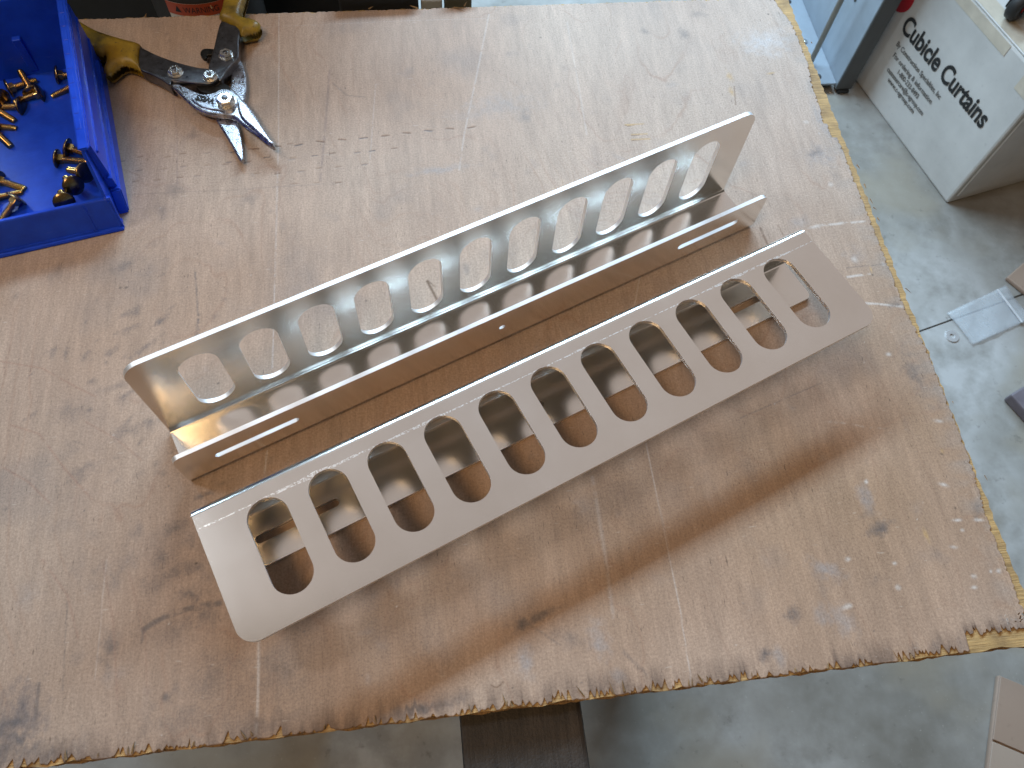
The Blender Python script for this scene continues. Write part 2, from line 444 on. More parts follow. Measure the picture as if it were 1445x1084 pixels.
def local(px, py, pad):
    p = at(px, py); i0, i1 = np.searchsorted(xs, [p.x - pad, p.x + pad]); j0, j1 = np.searchsorted(ys, [p.y - pad, p.y + pad])
    return p, slice(max(i0 - 1, 0), i1 + 1), slice(max(j0 - 1, 0), j1 + 1)
PXM = 0.00061                                    # metres of table for one photo pixel, roughly
nz1 = fbm(0.006, 0.006, 4); nz2 = fbm(0.0025, 0.004, 3)
def smudge(px, py, rx, ry, ang=0, col_=(0.10, 0.095, 0.09), k=0.7, ragged=1.3):
    rx *= PXM; ry *= PXM; pad = max(rx, ry) * 2.0 + 0.004
    p, si, sj = local(px, py, pad)
    X = GX[si, sj] - p.x; Y = GY[si, sj] - p.y; a = math.radians(ang); ca, sa = math.cos(a), math.sin(a)
    u = (X * ca + Y * sa) / rx; v = (-X * sa + Y * ca) / ry
    r = np.sqrt(u * u + v * v) + (nz1[si, sj] - 0.5) * ragged + (nz2[si, sj] - 0.5) * ragged * 0.8
    base[si, sj] = lerp(base[si, sj], C3(col_), np.clip((1.15 - r) * 0.9, 0, 1) ** 1.3 * np.clip(0.25 + 1.5 * nz2[si, sj], 0, 1.25) * min(k * 1.2, 0.85))
zoff = np.zeros(GX.shape)
def stroke(pts, wpx, col_, k=0.8, brk=0.0, depth=0.0):
    P_ = [at(*q) for q in pts]; hw = wpx * PXM / 2
    x0 = min(p.x for p in P_) - hw * 3 - .002; x1 = max(p.x for p in P_) + hw * 3 + .002; y0 = min(p.y for p in P_) - hw * 3 - .002; y1 = max(p.y for p in P_) + hw * 3 + .002
    i0, i1 = np.searchsorted(xs, [x0, x1]); j0, j1 = np.searchsorted(ys, [y0, y1]); si, sj = slice(i0, i1 + 1), slice(j0, j1 + 1)
    if i1 <= i0 or j1 <= j0: return
    X, Y = GX[si, sj], GY[si, sj]; d = np.full(X.shape, 9.0)
    for a, b in zip(P_[:-1], P_[1:]):
        dx, dy = b.x - a.x, b.y - a.y; t = np.clip(((X - a.x) * dx + (Y - a.y) * dy) / (dx * dx + dy * dy + 1e-12), 0, 1)
        d = np.minimum(d, np.hypot(X - a.x - t * dx, Y - a.y - t * dy))
    m = np.clip(1.4 - d / max(hw, 0.00045), 0, 1)
    if brk: m = m * np.clip((nz1[si, sj] - brk) * 6 + 0.5, 0, 1)
    base[si, sj] = lerp(base[si, sj], C3(col_), m * k)
    if depth: zoff[si, sj] -= depth * m
DK = (0.085, 0.08, 0.078); PALE = (0.64, 0.56, 0.46); GREY = (0.34, 0.295, 0.255); GOLD = (0.50, 0.31, 0.12); BRN = (0.16, 0.085, 0.04)
# grey smudges and fingerprints
for q in [(1241, 747, 26, 11, 20, DK, .8), (1118, 867, 11, 12, 0, DK, .6), (1079, 925, 12, 12, 0, DK, .7), (1293, 529, 22, 50, 10, DK, .42),
          (1100, 930, 10, 14, 0, GREY, .6), (1222, 704, 14, 22, 0, GREY, .5), (1165, 805, 26, 12, -30, GREY, .6), (1190, 880, 16, 26, 20, GREY, .5),
          (1160, 870, 12, 20, 0, GREY, .4), (760, 870, 36, 8, 15, DK, .55), (735, 880, 14, 14, 0, DK, .45), (800, 900, 30, 14, -40, DK, .30),
          (845, 905, 14, 30, 10, GREY, .5), (740, 935, 12, 26, 0, GREY, .55), (870, 955, 12, 14, 0, GREY, .5), (1176, 170, 30, 55, 10, GREY, .6),
          (1195, 200, 16, 30, 10, DK, .4), (1160, 220, 36, 30, 0, GREY, .5), (910, 45, 13, 14, 0, DK, .36), (965, 48, 13, 22, 10, DK, .38), (985, 20, 20, 10, 0, DK, .25),
          (590, 360, 10, 9, 0, DK, .3), (60, 270, 10, 8, 0, DK, .3), (248, 268, 20, 18, 0, DK, .3), (232, 300, 16, 18, 0, DK, .28), (350, 280, 16, 18, 0, DK, .28),
          (175, 375, 26, 12, 20, DK, .35), (80, 385, 26, 26, 0, DK, .30), (190, 440, 12, 14, 0, DK, .35), (228, 452, 20, 6, 40, DK, .5), (180, 465, 26, 7, 25, DK, .4),
          (152, 500, 8, 7, 0, DK, .4), (118, 505, 8, 8, 0, DK, .35), (205, 490, 26, 6, 40, DK, .45), (130, 538, 8, 7, 0, DK, .35), (165, 545, 30, 7, 15, DK, .28),
          (175, 565, 12, 12, 0, DK, .25), (180, 555, 14, 6, 30, DK, .45), (75, 500, 6, 16, 0, DK, .35), (92, 500, 5, 14, 0, DK, .3), (100, 580, 30, 22, 0, DK, .25),
          (175, 608, 24, 12, 0, DK, .3), (210, 600, 10, 12, 0, DK, .3), (108, 670, 18, 16, 0, DK, .35), (285, 700, 16, 5, 20, DK, .55), (250, 745, 20, 12, 20, DK, .4),
          (260, 805, 36, 12, 10, DK, .4), (230, 790, 16, 14, 0, DK, .35), (220, 820, 18, 30, 0, DK, .3), (270, 840, 20, 10, 0, DK, .45), (155, 915, 16, 26, 0, DK, .45),
          (285, 870, 30, 18, 10, DK, .35), (240, 890, 40, 26, 0, DK, .25), (235, 985, 10, 7, 40, DK, .5), (300, 960, 40, 40, 0, DK, .28), (30, 1010, 34, 44, 0, (0.15, .13, .125), .55),
          (10, 1050, 30, 60, 0, DK, .5), (60, 1070, 40, 20, 0, DK, .45), (260, 1020, 60, 18, 5, DK, .25), (390, 945, 40, 40, 0, DK, .28), (355, 1030, 60, 14, 8, DK, .3),
          (610, 1000, 70, 9, 7, DK, .4), (575, 1008, 30, 10, 7, DK, .5), (1150, 215, 20, 9, 20, DK, .4), (1180, 250, 12, 30, 0, DK, .25), (1270, 430, 24, 6, 0, DK, .4), (1390, 720, 18, 12, 60, DK, .45),
          (1205, 360, 20, 20, 0, GREY, .4), (1130, 315, 24, 18, 0, GREY, .4), (620, 240, 60, 10, 5, GREY, .5), (700, 150, 90, 30, 10, GREY, .35), (1080, 60, 60, 40, 10, (0.55, .52, .47), .5)]:
    smudge(*q)
# finger and boot prints: small random clusters in the handled zone on the left
rr = random.Random(3)
for i in range(70):
    smudge(rr.gauss(190, 90), rr.gauss(560, 130), rr.uniform(3, 12), rr.uniform(2, 6), rr.uniform(-20, 70), DK, rr.uniform(.12, .34))
for i in range(60):
    smudge(rr.uniform(0, 1400), rr.uniform(20, 1040), rr.uniform(4, 26), rr.uniform(3, 16), rr.uniform(0, 180), rr.choice([DK, GREY, GREY]), rr.uniform(.08, .26))
stroke([(203, 888), (218, 878), (238, 868), (268, 858), (310, 851)], 7, DK, .6, .42)
stroke([(203, 888), (200, 905)], 4, DK, .4, .42)
stroke([(275, 380), (278, 420), (281, 470)], 3, DK, .5, .4); stroke([(281, 445), (276, 480)], 5, DK, .4, .4)
# paint flecks
for q in [(1254, 500, 5, 4), (1326, 594, 10, 4, -10), (1332, 684, 9, 4, -20), (1196, 789, 5, 4), (1267, 829, 5, 4), (1196, 856, 9, 4, 10), (1374, 813, 5, 4), (1418, 805, 6, 4), (1403, 806, 4, 3),
          (1351, 734, 9, 3), (1390, 733, 14, 3, -4), (1222, 680, 4, 4), (1137, 172, 7, 5), (1172, 260, 5, 6), (1186, 315, 8, 3, 10), (1206, 366, 6, 7), (1170, 395, 3, 3), (1375, 829, 6, 3), (1312, 480, 9, 5, 30), (1262, 795, 4, 3),
          (1095, 77, 5, 3), (1358, 748, 4, 3), (1160, 188, 4, 3), (1150, 320, 14, 4, 12), (1255, 372, 5, 6), (1345, 772, 8, 3, -10)]:
    q = list(q) + [0] * (5 - len(q)); smudge(q[0], q[1], q[2], q[3], q[4], PALE, .9, .7)
stroke([(1196, 391), (1230, 386)], 4, PALE, .8, .35); stroke([(1221, 428), (1282, 432)], 4, PALE, .8, .35); stroke([(1165, 595), (1200, 598), (1225, 604), (1256, 605)], 2.4, PALE, .4, .5)
stroke([(1160, 318), (1228, 312)], 4, PALE, .7, .4)
# long pale knife lines
for pts, wd, k in [([(911, 625), (935, 735), (958, 850), (976, 964)], 1.6, .42), ([(836, 674), (852, 770), (866, 874)], 5, .22), ([(365, 905), (364, 980), (361, 1047)], 3.2, .55), ([(377, 636), (373, 672)], 2.2, .6),
                   ([(394, 18), (393, 180), (388, 400), (384, 520)], 1.8, .5), ([(690, 20), (672, 110), (655, 190), (648, 240)], 2.6, .42), ([(800, 30), (820, 140), (828, 190)], 2.2, .35), ([(530, 120), (522, 230)], 1.6, .3),
                   ([(905, 380), (890, 460)], 1.6, .4), ([(150, 790), (140, 900), (133, 960)], 1.6, .25), ([(700, 25), (560, 30), (300, 42)], 1.2, .2), ([(480, 560), (520, 520), (600, 470)], 1.4, .25)]:
    stroke(pts, wd, PALE, k, .33)
# dark checks, growth streaks
for pts, wd, c_, k in [([(465, 100), (460, 170), (452, 255)], 4, (.22, .15, .12), .5), ([(470, 118), (490, 135), (515, 137)], 2, DK, .45), ([(240, 75), (250, 195), (250, 260)], 2.2, (.24, .18, .15), .45),
                       ([(603, 397), (611, 412), (622, 434)], 4, BRN, .95), ([(604, 396), (614, 405)], 2, BRN, .8), ([(1073, 322), (1083, 345)], 4, BRN, .7), ([(1098, 318), (1105, 332)], 2, BRN, .6),
                       ([(55, 965), (50, 1015)], 4, DK, .5), ([(95, 850), (88, 975)], 2, DK, .35), ([(145, 790), (160, 880), (166, 1000)], 2.2, (.28, .15, .1), .35), ([(180, 800), (205, 900), (208, 980)], 2.0, (.28, .15, .1), .3),
                       ([(60, 790), (95, 840), (110, 900)], 2.2, (.30, .14, .09), .35), ([(1, 510), (60, 520), (105, 545), (135, 560)], 1.8, (.28, .12, .07), .45), ([(15, 600), (55, 612), (90, 660), (130, 705)], 1.8, (.28, .12, .07), .45),
                       ([(5, 660), (40, 680), (70, 710)], 1.8, (.28, .12, .07), .4), ([(120, 595), (165, 620), (200, 650)], 1.8, (.28, .12, .07), .35), ([(1045, 590), (1160, 540)], 2, DK, .35), ([(1125, 520), (1180, 580), (1240, 660), (1300, 770)], 1.8, (.3, .17, .1), .4),
                       ([(1090, 560), (1150, 680), (1180, 760)], 1.6, (.3, .17, .1), .35), ([(1060, 640), (1120, 740), (1190, 830), (1250, 930)], 1.6, (.3, .17, .1), .4), ([(1040, 700), (1100, 820), (1140, 920)], 1.6, (.3, .17, .1), .3),
                       ([(1220, 500), (1280, 600), (1330, 720), (1360, 840)], 1.8, (.3, .17, .1), .35), ([(1000, 800), (1060, 900)], 1.6, (.3, .17, .1), .3), ([(1195, 378), (1280, 370)], 2, DK, .45), ([(170, 275), (330, 268), (480, 258)], 2, DK, .22), ([(640, 940), (672, 968)], 3, (.3, .2, .12), .3),
                       ([(694, 972), (712, 968)], 2, BRN, .7), ([(880, 920), (912, 955)], 5, DK, .3), ([(745, 880), (790, 910)], 3, DK, .3)]:
    stroke(pts, wd, c_, k, .30)
# rows of little open slits where the veneer has checked
for i in range(12):
    x = 330 + i * 30.5; y = 214 - i * 3.1
    stroke([(x - 5, y + rr.uniform(-2, 2)), (x + 5, y - 1)], 2.6, BRN if i % 3 else DK, .85, 0, .0004)
for row, (x0, y0, n) in enumerate([(172, 226, 9), (200, 240, 8), (320, 232, 9), (360, 247, 6), (190, 258, 4), (420, 262, 3)]):
    for i in range(n):
        x = x0 + i * 30 + rr.uniform(-5, 5); y = y0 - i * 2.6 + rr.uniform(-2, 2)
        stroke([(x - 4, y), (x + 4, y - 1)], 2.2, rr.choice([BRN, DK, (.28, .18, .1)]), rr.uniform(.35, .8), 0, .0003)
for x, y, l in [(895, 176, 13), (902, 190, 11), (904, 197, 13), (890, 177, 5)]:
    stroke([(x - l, y), (x + l, y - 1)], 2.6, GOLD, .9); stroke([(x - l, y + 1.5), (x, y + .5)], 1.2, BRN, .8)
for i in range(240):                              # pin-holes and specks
    x, y = rr.uniform(0, 1440), rr.uniform(20, 1060); s = rr.uniform(.6, 1.7)
    smudge(x, y, s, s, 0, rr.choice([DK, BRN, DK, PALE]), rr.uniform(.4, .95), .5)
for x, y in [(170, 406), (178, 406), (1233, 388), (1330, 641), (1348, 717), (763, 53), (1084, 20), (308, 541), (1090, 105), (277, 795)]:
    smudge(x, y, 3, 2.6, 0, (.03, .025, .02), .95, .4)
for q in [(1029, 108, 7, 16, 12, GOLD, .9), (1033, 130, 6, 14, 8, GOLD, .9), (1307, 756, 4, 12, 8, GOLD, .9), (1090, 103, 10, 3, 10, GOLD, .8), (1231, 380, 3, 6, 0, GOLD, .8), (1330, 636, 3, 5, 0, GOLD, .8)]:
    smudge(*q)
stroke([(1036, 122), (1038, 148)], 2, BRN, .7)

# splintered outline: the top ply is torn back from the sawn edges
def teeth(s, n, amp, seed):
    r_ = np.random.default_rng(seed); out = np.zeros_like(s); L0, L1 = s.min(), s.max(); q = L0
    while q < L1:
        wd = r_.uniform(0.0018, 0.0062); h = amp * r_.random() ** 1.7; pk = q + wd * r_.uniform(.15, .85)
        m = (s >= q) & (s < q + wd)
        tri = np.where(s < pk, (s - q) / (pk - q + 1e-6), (q + wd - s) / (q + wd - pk + 1e-6))
        out = np.where(m, np.maximum(out, h * tri), out); q += wd * r_.uniform(.4, 1.15)
    return out
chipF = 0.0002 + teeth(xs, 0, 0.010, 2) * (0.55 + 0.6 * vn(0.12, 0.5, xs, xs * 0 - .3)) + 0.001 * vn(0.02, .5, xs, xs * 0)
chipF += np.where((xs > -0.062) & (xs < -0.002), 0.011 + 0.002 * RS.random(xs.shape), 0)
chipB = 0.0008 + teeth(xs, 0, 0.005, 5) * (0.4 + 0.6 * vn(0.1, .5, xs, xs * 0 - .5))
chipR = 0.0015 + teeth(ys, 0, 0.003, 9) + 0.0105 * np.clip(vn(.5, 0.10, ys * 0 - .5, ys) * 2.4 - 0.75, 0, 1) * np.where(ys > -0.2, 0.9, 0.5) + 0.006 * np.where(ys > -0.22, 1, 0)
rows = GY + D
fr = np.clip(1 - rows / 0.03, 0, 1); bk = np.clip(1 - (-GY) / 0.02, 0, 1); rg = np.clip(1 - (-GX) / 0.03, 0, 1)
VY = GY + chipF[:, None] * fr - chipB[:, None] * bk
VX = GX - chipR[None, :] * rg
base *= C3((0.96, 1.04, 1.20))
# grime creeping in along the torn edges
base = lerp(base, C3((0.14, 0.10, 0.08)), np.clip(1 - rows / 0.020, 0, 1) * np.clip(fbm(.008, .03, 3) * 3 - 0.95, 0, 1) * 0.85)
base = lerp(base, C3((0.33, 0.31, 0.29)), np.clip(1 - (-GX) / 0.03, 0, 1) * np.clip(fbm(.03, .012, 3) * 3 - 1.0, 0, 1) * 0.5)
ZT = zoff + (fbm(0.10, 0.25, 3) - .5) * 0.0006
n0, n1 = GX.shape
V = np.stack([VX, VY, ZT], -1).reshape(-1, 3)
I = np.arange(n0 * n1).reshape(n0, n1)
F = np.stack([I[:-1, :-1], I[1:, :-1], I[1:, 1:], I[:-1, 1:]], -1).reshape(-1, 4)
# a skirt so that the ply has thickness
bd = np.concatenate([I[:, 0], I[-1, 1:], I[-2::-1, -1], I[0, -2:0:-1]])
Vs = V[bd].copy(); Vs[:, 2] = -0.0016
k0 = len(V); nb = len(bd); ar = np.arange(nb); nx_ = (ar + 1) % nb
Fs = np.stack([bd, k0 + ar, k0 + nx_, bd[nx_]], -1)
V = np.concatenate([V, Vs]); F = np.concatenate([F, Fs])
me = bpy.data.meshes.new('top_veneer')
me.vertices.add(len(V)); me.vertices.foreach_set('co', V.ravel().astype(np.float32))
me.loops.add(F.size); me.loops.foreach_set('vertex_index', F.ravel().astype(np.int32))
me.polygons.add(len(F)); me.polygons.foreach_set('loop_start', (np.arange(len(F)) * 4).astype(np.int32))
me.update(calc_edges=True)
ca = me.attributes.new('paint', 'FLOAT_COLOR', 'POINT')
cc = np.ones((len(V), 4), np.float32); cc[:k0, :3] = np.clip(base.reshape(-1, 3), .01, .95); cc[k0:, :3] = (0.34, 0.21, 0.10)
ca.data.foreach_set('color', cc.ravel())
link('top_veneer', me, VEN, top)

# plies below the face
z = -0.0014
for k in range(7):
    h = 0.0024; j = 0.0003 * ((k * 37) % 5 - 2) + 0.0004
    n = 140
    out = []
    def ed(s, seed): return 0.0006 * math.sin(s * 131 + seed) + 0.0008 * math.sin(s * 517 + seed * 2) + j
    for i in range(n): out.append((XL + (-XL) * i / n, -D + ed(XL * (1 - i / n), k) + 0.0014))
    for i in range(n): out.append((-0.0006 - ed(i / n, k + 3), -D + D * i / n))
    for i in range(n): out.append((XL * i / n, -ed(i / n, k + 7)))
    for i in range(10): out.append((XL, -D * i / 10))
    m = len(out)
    v = [(x, y, z) for x, y in out] + [(x, y, z - h + 0.00005) for x, y in out]
    f = [tuple(range(m)), tuple(reversed(range(m, 2 * m)))] + [(i, m + i, m + (i + 1) % m, (i + 1) % m) for i in range(m)]
    mk('ply', v, f, PLY_TOP if k == 0 else (PLY_X if k % 2 == 0 else PLY_L), top)
    z -= h
ZU = z                                              # underside

# splinters still hanging on along the edges
def splinter(px, py, L_, wd, ang, lift):
    p = at(px, py, 0.0004) - Vector((0, 0, TZ)); a = math.radians(ang); d_ = Vector((math.cos(a), math.sin(a), lift)); n_ = Vector((-math.sin(a), math.cos(a), 0))
    v = [p - n_ * wd, p + n_ * wd, p + d_ * L_ * .6 + n_ * wd * .7, p + d_ * L_ - n_ * wd * .1, p + Vector((0, 0, wd * 1.2)), p + d_ * L_ * .6 + Vector((0, 0, wd * .8))]
    mk('splinter', v, [(0, 1, 4), (1, 2, 5, 4), (2, 3, 5), (3, 0, 4, 5), (0, 3, 2, 1)], PLY_L, top)
for i in range(26):
    x = rr.uniform(60, 1330); y = 1081 - (x - 77) * 0.1225 - rr.uniform(2, 9)
    splinter(x, y, rr.uniform(.003, .010), rr.uniform(.0004, .0012), rr.uniform(60, 125), rr.uniform(0, .15))
for x, y, l, a_ in [(590, 12, .010, 160), (640, 11, .014, -20), (655, 9, .008, 60), (300, 12, .006, 120), (520, 13, .006, 30), (205, 24, .005, 80)]:
    splinter(x, y, l, .0011, a_, .15)
for i in range(10):
    t = rr.random(); splinter(1125 + 320 * t + 2 - 40 * t * (1 - t), 10 + 790 * t, rr.uniform(.003, .009), rr.uniform(.0004, .001), rr.uniform(-120, -60), .1)

# ------------------------------------------------------------------ dark timber that carries the sheet
tb = empty('timber_beam', (-0.4065, -0.45, 0))
tag(tb, 'oil-dark weathered timber sticking out from under the plywood front edge', 'timber')
zt = TZ + ZU - 0.0015
box('beam', (-0.0455, -0.62, zt - 0.09), (0.0455, 0.40, zt), TIMBER, tb, 0.004)
for y in (-0.12, 0.30):
    for s in (-1, 1):
        v = []
        for zz, off in ((zt - 0.05, 0.048), (0.0, 0.24)):
            for dx in (0, 0.036):
                for dy in (-0.045, 0.045): v.append((s * (off + dx), y + dy, zz))
        mk('leg', v, [(0, 1, 3, 2), (4, 6, 7, 5), (0, 4, 5, 1), (2, 3, 7, 6), (0, 2, 6, 4), (1, 5, 7, 3)], TIMBER, tb)

# ------------------------------------------------------------------ the two slotted aluminium brackets
L, T, W, S, t, r = 0.560, 0.1085, 0.0527, 0.0479, 0.0037, 0.0033
def arc(cx, cy, rad, a0, a1, n=8): return [(cx + rad * math.cos(R(a0 + (a1 - a0) * i / n)), cy + rad * math.sin(R(a0 + (a1 - a0) * i / n))) for i in range(n + 1)]
def stadium(cx, cy, wd, ht, n=18):
    if ht >= wd:
        rd = wd / 2; h = ht / 2 - rd
        return arc(cx, cy + h, rd, 0, 180, n) + arc(cx, cy - h, rd, 180, 360, n)
    rd = ht / 2; h = wd / 2 - rd
    return arc(cx + h, cy, rd, -90, 90, n) + arc(cx - h, cy, rd, 90, 270, n)
def rr_plate(h0, h1, rad): return [(0, h0), (L, h0)] + arc(L - rad, h1 - rad, rad, 0, 90, 10) + arc(rad, h1 - rad, rad, 90, 180, 10)
UP = Matrix(((1, 0, 0, 0), (0, 0, -1, 0), (0, 1, 0, 0), (0, 0, 0, 1)))       # (u, h) sheet stood upright, thickness along y
bk_ = empty('slotted_bracket', (-0.6684, -0.4937, TZ + 0.0003), (0, 0, 0.3901))
tag(bk_, 'aluminium slotted bracket lying on its web, tall flange upright, nearer the snips', 'bracket', 'two slotted aluminium brackets')
loops = [rr_plate(t + r - 0.0002, T, 0.0135)] + [stadium(0.0472 + 0.04656 * i, (0.017 + 0.0915) / 2, 0.0300, 0.0745) for i in range(11)]
link('slotted_flange', plate_mesh('slotted_flange', loops, t / 2, 0.0, Matrix.Translation((0, -t / 2, 0)) @ UP), ALU_MARK, bk_)
loops = [rr_plate(t + r - 0.0002, S, 0.006), stadium(0.0274 + 0.0343, 0.0264, 0.0686, 0.0066, 10), stadium(L - 0.0274 - 0.0343, 0.0264, 0.0686, 0.0066, 10), stadium(L / 2, 0.0264, 0.0054, 0.0054, 10)]
link('mounting_flange', plate_mesh('mounting_flange', loops, t / 2, 0.0, Matrix.Translation((0, -W + t / 2, 0)) @ UP), ALU, bk_)
ro = r + t
prof = [(0.0, ro)] + [(a, b) for a, b in arc(ro, ro, ro, 180, 270, 8)] + arc(W - ro, ro, ro, 270, 360, 8) + [(W, ro)] \
     + [(W - t, ro)] + arc(W - ro, ro, r, 360, 270, 8) + arc(ro, ro, r, 270, 180, 8) + [(t, ro)]
pf = []
for q in prof:
    if not pf or math.hypot(q[0] - pf[-1][0], q[1] - pf[-1][1]) > 1e-6: pf.append(q)
m = len(pf)
v = [(0, -a, b) for a, b in pf] + [(L, -a, b) for a, b in pf]
web = mk('base_web', v, [tuple(reversed(range(m))), tuple(range(m, 2 * m))] + [(i, (i + 1) % m, m + (i + 1) % m, m + i) for i in range(m)], ALU, bk_)
bm = bmesh.new(); bm.from_mesh(web.data); bmesh.ops.recalc_face_normals(bm, faces=bm.faces)
for f_ in bm.faces: f_.smooth = len(f_.verts) == 4
for e_ in bm.edges:
    if len(e_.link_faces) == 2 and e_.link_faces[0].normal.angle(e_.link_faces[1].normal, 0) > R(30): e_.smooth = False
bm.to_mesh(web.data); bm.free()
for o in list(col.objects):
    if o.parent == bk_ and o.name.endswith('flange'): edge_faces(o.data)
fr_ = bk_.copy(); col.objects.link(fr_)
fr_.location = (-0.6317, -0.5815, TZ + 0.0527 + 0.0003); fr_.rotation_euler = (math.pi / 2, 0, 0.3878)
fr_['label'] = 'aluminium slotted bracket turned over, its slotted face flat on top, nearer the table front edge'
for ch in [o for o in col.objects if o.parent == bk_]:
    c_ = ch.copy(); col.objects.link(c_); c_.parent = fr_

# ------------------------------------------------------------------ blue parts bin
BO = Vector((-0.7237, -0.2847, TZ)); BA = math.radians(12.636)
bn = empty('parts_bin', BO, (0, 0, BA))
tag(bn, 'open blue plastic parts bin holding gold bolts, left edge of the bench', 'bin')
# local: x along the front (negative = into the picture's left), y to the back
BW, BD, BH, LIP, th = 0.150, 0.225, 0.076, 0.031, 0.0025
box('bin_floor', (-BW + th, 0.004, 0.003), (-0.004, BD - 0.004, 0.0055), BLUE, bn, 0.0008)
def prism(name, poly, axis, a0, a1, mat, parent, bev=0.0007):
    v = [((a0,) + p if axis == 'x' else (p[0], a0, p[1])) for p in poly] + [((a1,) + p if axis == 'x' else (p[0], a1, p[1])) for p in poly]
    m = len(poly); f = [tuple(range(m)), tuple(reversed(range(m, 2 * m)))] + [(i, m + i, m + (i + 1) % m, (i + 1) % m) for i in range(m)]
    bm = bmesh.new(); vs_ = [bm.verts.new(q) for q in v]
    for q in f: bm.faces.new([vs_[i] for i in q])
    bmesh.ops.recalc_face_normals(bm, faces=bm.faces)
    if bev: bmesh.ops.bevel(bm, geom=bm.edges[:], offset=bev, segments=2, affect='EDGES')
    me = bpy.data.meshes.new(name); bm.to_mesh(me); bm.free()
    return link(name, me, mat, parent)
side = [(0.006, 0.0), (BD, 0.0), (BD, BH - 0.002), (0.028, BH - 0.002), (0.010, LIP + 0.001), (0.008, LIP)]
for x0 in (-0.0060, -BW):
    prism('side_wall', side, 'x', x0, x0 + th, BLUE, bn)
    s = 1 if x0 > -0.05 else -1
    xo = x0 + th if s > 0 else x0
    # rolled rim along the top, stepping down the slope to the lip
    prism('rim', [(0.0275, BH - 0.0035), (BD, BH - 0.0035), (BD, BH), (0.0265, BH)], 'x', min(x0 + (-0.0015 if s > 0 else -0.005), x0), x0 + (0.0075 if s > 0 else 0.004), BLUE, bn, 0.001)
    rim = [o for o in bn.children if o.name.startswith('rim')][-1]
    for i in range(9):
        yy = 0.05 + i * 0.019
        box('rim_pad', (x0 - 0.0003, yy, BH - 0.0006), (x0 + 0.0044, yy + 0.0135 + 0.002 * (i % 3), BH + 0.0003), BLUE, rim, 0.0005, 1)
    # skirt rib low on the outside
    if s > 0:
        prism('foot_rib', [(0.016, 0.0), (BD - 0.018, 0.0), (BD - 0.022, 0.020), (0.030, 0.018)], 'x', -0.0040, 0.0062, BLUE, bn, 0.0012)
        prism('side_panel', [(-0.0038, 0.001), (0.0042, 0.001), (0.0016, 0.071), (-0.0038, 0.071)], 'y', 0.034, BD - 0.003, BLUE, bn, 0.0008)
        for yy, zz in ((0.03, 0.030), (0.03, 0.055)):
            prism('side_rib', [(yy + (zz - 0.03) * .4, zz), (BD - 0.006, zz), (BD - 0.006, zz + 0.003), (yy + (zz - 0.03) * .4, zz + 0.003)], 'x', 0.0, 0.0056 - zz * 0.037, BLUE, bn, 0.0006)
fl = prism('front_lip', [(0.0, 0.0005), (0.0015, 0.0), (0.012, LIP - 0.001), (0.0125, LIP), (0.0095, LIP + 0.0005), (0.0085, LIP - 0.0005)], 'x', -BW, -0.0005, BLUE, bn, 0.0)
prism('lip_frame', [(-0.0008, 0.0015), (0.0010, 0.0012), (0.0022, 0.0045), (0.0003, 0.0050)], 'x', -BW + 0.02, -0.026, BLUE, fl, 0.0004)
for x0 in (-0.026, -0.0045):
    prism('lip_frame', [(-0.0004, 0.003), (0.0014, 0.0025), (0.0088, LIP - 0.003), (0.0070, LIP - 0.002)], 'x', x0, x0 + 0.0025, BLUE, fl, 0.0004)
prism('front_toe', [(-0.0035, 0.0), (0.010, 0.0), (0.010, 0.003), (-0.0030, 0.0026)], 'x', -BW, -0.001, BLUE, bn, 0.0006)
prism('back_wall', [(BD - 0.010, 0.003), (BD - 0.0075, 0.003), (BD + 0.0025, BH + 0.006), (BD, BH + 0.006)], 'x', -BW + th, -0.0062, BLUE, bn)
box('divider_rib', (-0.062, BD - 0.0105, 0.010), (-0.054, BD - 0.0035, BH * 0.62), BLUE, bn, 0.001)
box('mould_mark', (-0.045, 0.085, 0.0054), (-0.038, 0.094, 0.0060), BLUE, bn, 0.0002, 1)

# ------------------------------------------------------------------ gold carriage bolts lying in the bin
HR, SR, SL = 0.0093, 0.0034, 0.0260
def bolt_meshes():
    hp = [(0.0, 0.0034)]
    hp = [(HR * math.sin(R(a)), 0.0010 + 0.0026 * math.cos(R(a))) for a in (4, 20, 35, 50, 65, 78)] + [(HR, 0.0009), (HR * 0.99, 0.0003), (HR * 0.9, 0.0), (SR * 1.1, 0.0)]
    head = lathe('head', hp[::-1], 28, ZHEAD)
    sp = [(SR * 0.98, -0.0040)]
    z_ = -0.0050
    while z_ > -SL + 0.0016:
        sp += [(SR, z_), (SR, z_ - 0.00025), (SR * 0.74, z_ - 0.0007), (SR * 0.74, z_ - 0.0009)]; z_ -= 0.0014
    sp += [(SR * 0.85, -SL + 0.0004), (SR * 0.7, -SL)]
    shank = lathe('shank', sp[::-1], 14, ZINC)
    neck = box('neck', (-SR * 1.02, -SR * 1.02, -0.0045), (SR * 1.02, SR * 1.02, 0.0002), ZINC, None, 0.0005)
    return head, shank, neck
protos = bolt_meshes()
Z1 = 2.852
